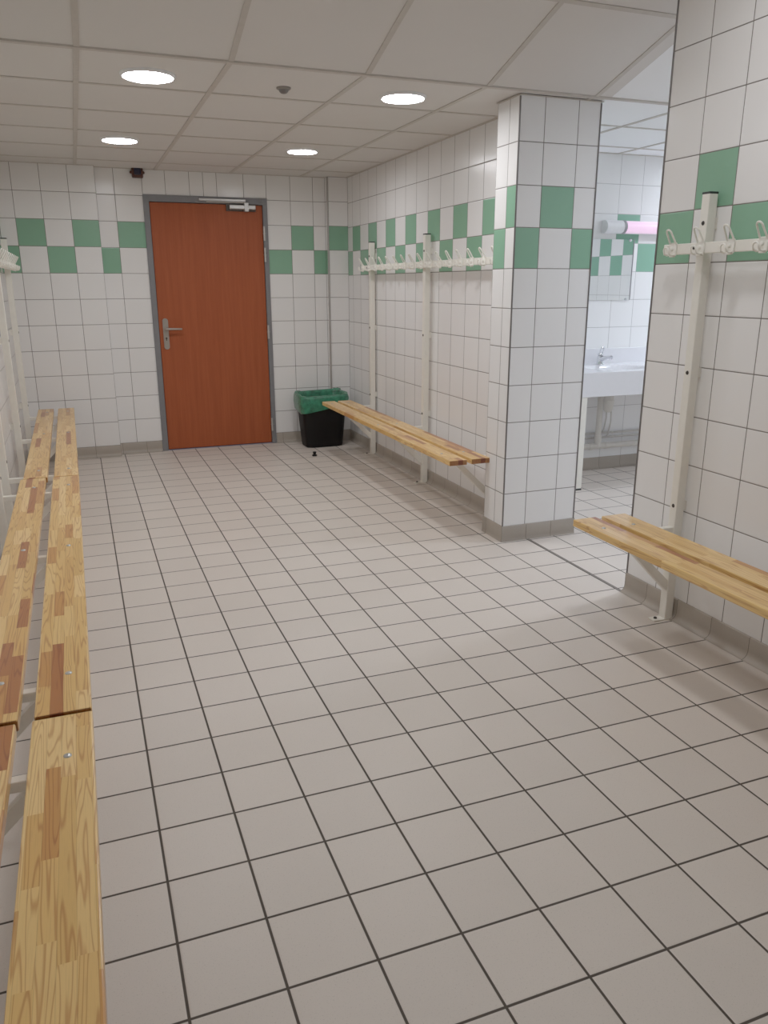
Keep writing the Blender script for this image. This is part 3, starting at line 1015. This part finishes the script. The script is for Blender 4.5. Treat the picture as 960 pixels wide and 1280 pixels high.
for zz, yy, nm in ((0.288, 3.755, 'upper thin water supply pipe running along tiles under the washbasin'), (0.254, 3.75, 'lower thin water supply pipe just above the thick waste pipe')):
    sp = thing('supply_pipe', nm, 'pipe', (3.9, yy, zz), 'thin supply pipes under the washbasin')
    bm = bmesh.new()
    add_tube(bm, [(-1.15, 0, 0), (1.25, 0, 0)], 0.0075, 12)
    new_obj('pipe_run', bm, M['pipe'], sp, smooth=True, auto=50)
    for x in (-0.33, -0.07, 0.06):
        bm = bmesh.new()
        add_tube(bm, [(x - 0.006, 0.0, 0), (x + 0.006, 0.0, 0)], 0.0095, 12)
        add_tube(bm, [(x, 0.0, 0), (x, 3.78 - yy - 0.001, 0)], 0.004, 8)
        new_obj('pipe_clip', bm, M['pvc'], sp, smooth=True, auto=50)
    xh = -0.04 if zz > 0.27 else 0.0
    bm = bmesh.new()
    z1 = 0.60 - zz
    add_tube(bm, [(xh, 0, 0), (xh, -0.025, 0.03), (xh + 0.012, -0.03, 0.12), (xh + 0.006, -0.035, 0.22), (xh - 0.03, -0.04, z1)], 0.0055, 10)
    new_obj('flexible_hose', bm, M['pipe'], sp, smooth=True, auto=50)

# mirror
mr = thing('wall_mirror', 'frameless rectangular mirror with chrome clips on the washroom wall above washbasin', 'mirror', (3.732, WY, 1.287))
bm = bmesh.new()
add_box(bm, -0.30, 0.30, -0.0075, -0.002, 0, 0.428, 0.0)
new_obj('mirror_glass', bm, M['mirror'], mr)
bm = bmesh.new()
add_box(bm, 0.3005, 0.3035, -0.012, -0.001, 0.0, 0.428)
new_obj('mirror_edge', bm, M['lamp_band'], mr)
for (x, z) in ((0.268, 0.424), (-0.268, 0.424), (0.268, 0.004), (-0.268, 0.004)):
    bm = bmesh.new()
    add_lathe(bm, [(0, -0.017), (0.006, -0.0165), (0.0095, -0.013), (0.0105, -0.008), (0.0105, 0.0)], (x, 0, z), 'y', 18)
    new_obj('mirror_clip', bm, M['chrome'], mr, smooth=True, auto=60)

# tube lamp over the mirror
lm = thing('vanity_tube_light', 'pink glowing tube lamp with white end cap on washroom wall above the mirror', 'wall light', (3.74, WY, 1.798))
bm = bmesh.new()
add_box(bm, 0.0, 0.86, -0.030, -0.001, -0.045, 0.045, 0.006)
new_obj('lamp_base', bm, M['lamp_white'], lm)
def half_tube(bm, x0, x1, ry, rz, seg=20):
    A, B = [], []
    for k in range(seg + 1):
        t = -math.pi / 2 + math.pi * k / seg
        y, z = -0.028 - ry * math.cos(t), rz * math.sin(t)
        A.append(bm.verts.new((x0, y, z)))
        B.append(bm.verts.new((x1, y, z)))
    for k in range(seg):
        bm.faces.new((A[k], A[k + 1], B[k + 1], B[k]))
    bm.faces.new(A[::-1])
    bm.faces.new(B)
bm = bmesh.new()
half_tube(bm, 0.0, 0.150, 0.052, 0.046)
new_obj('end_cap', bm, M['lamp_white'], lm, smooth=True, auto=50)
bm = bmesh.new()
half_tube(bm, 0.71, 0.86, 0.052, 0.046)
new_obj('end_cap', bm, M['lamp_white'], lm, smooth=True, auto=50)
for xb0, xb1 in ((0.150, 0.172), (0.688, 0.710)):
    bm = bmesh.new()
    half_tube(bm, xb0, xb1, 0.054, 0.048)
    new_obj('grey_band', bm, M['lamp_band'], lm, smooth=True, auto=50)
bm = bmesh.new()
half_tube(bm, 0.1725, 0.6875, 0.046, 0.041)
new_obj('glow_tube', bm, M['tube'], lm, smooth=True, auto=50)

# ------------------------------------------------------------------ world, camera
w = bpy.data.worlds.new('dim_world')
scene.world = w
w.use_nodes = True
w.node_tree.nodes['Background'].inputs[0].default_value = (0.6, 0.62, 0.65, 1)
w.node_tree.nodes['Background'].inputs[1].default_value = 0.02

cam = bpy.data.cameras.new('camera')
co = bpy.data.objects.new('camera', cam)
link(co)
f, yaw, pitch, roll = 976.8642, 0.3642, 0.2828, -0.0018
cy, sy, cp, sp_, cr, sr = math.cos(yaw), math.sin(yaw), math.cos(pitch), math.sin(pitch), math.cos(roll), math.sin(roll)
fw = Vector((sy * cp, cy * cp, -sp_)); rt = Vector((cy, -sy, 0)); up = rt.cross(fw)
r2 = rt * cr + up * sr
u2 = up * cr - rt * sr
mat = Matrix((r2, u2, -fw)).transposed().to_4x4()
mat.translation = Vector((0.1322, -1.2659, 1.398))
co.matrix_world = mat
cam.sensor_fit = 'VERTICAL'
cam.sensor_height = 36.0
cam.lens = f / 1280.0 * 36.0
cam.clip_start = 0.02
scene.camera = co
scene.view_settings.view_transform = 'Standard'
scene.view_settings.look = 'None'
scene.view_settings.exposure = 0.0
scene.view_settings.gamma = 1.25
scene.cycles.max_bounces = 12
scene.cycles.diffuse_bounces = 8
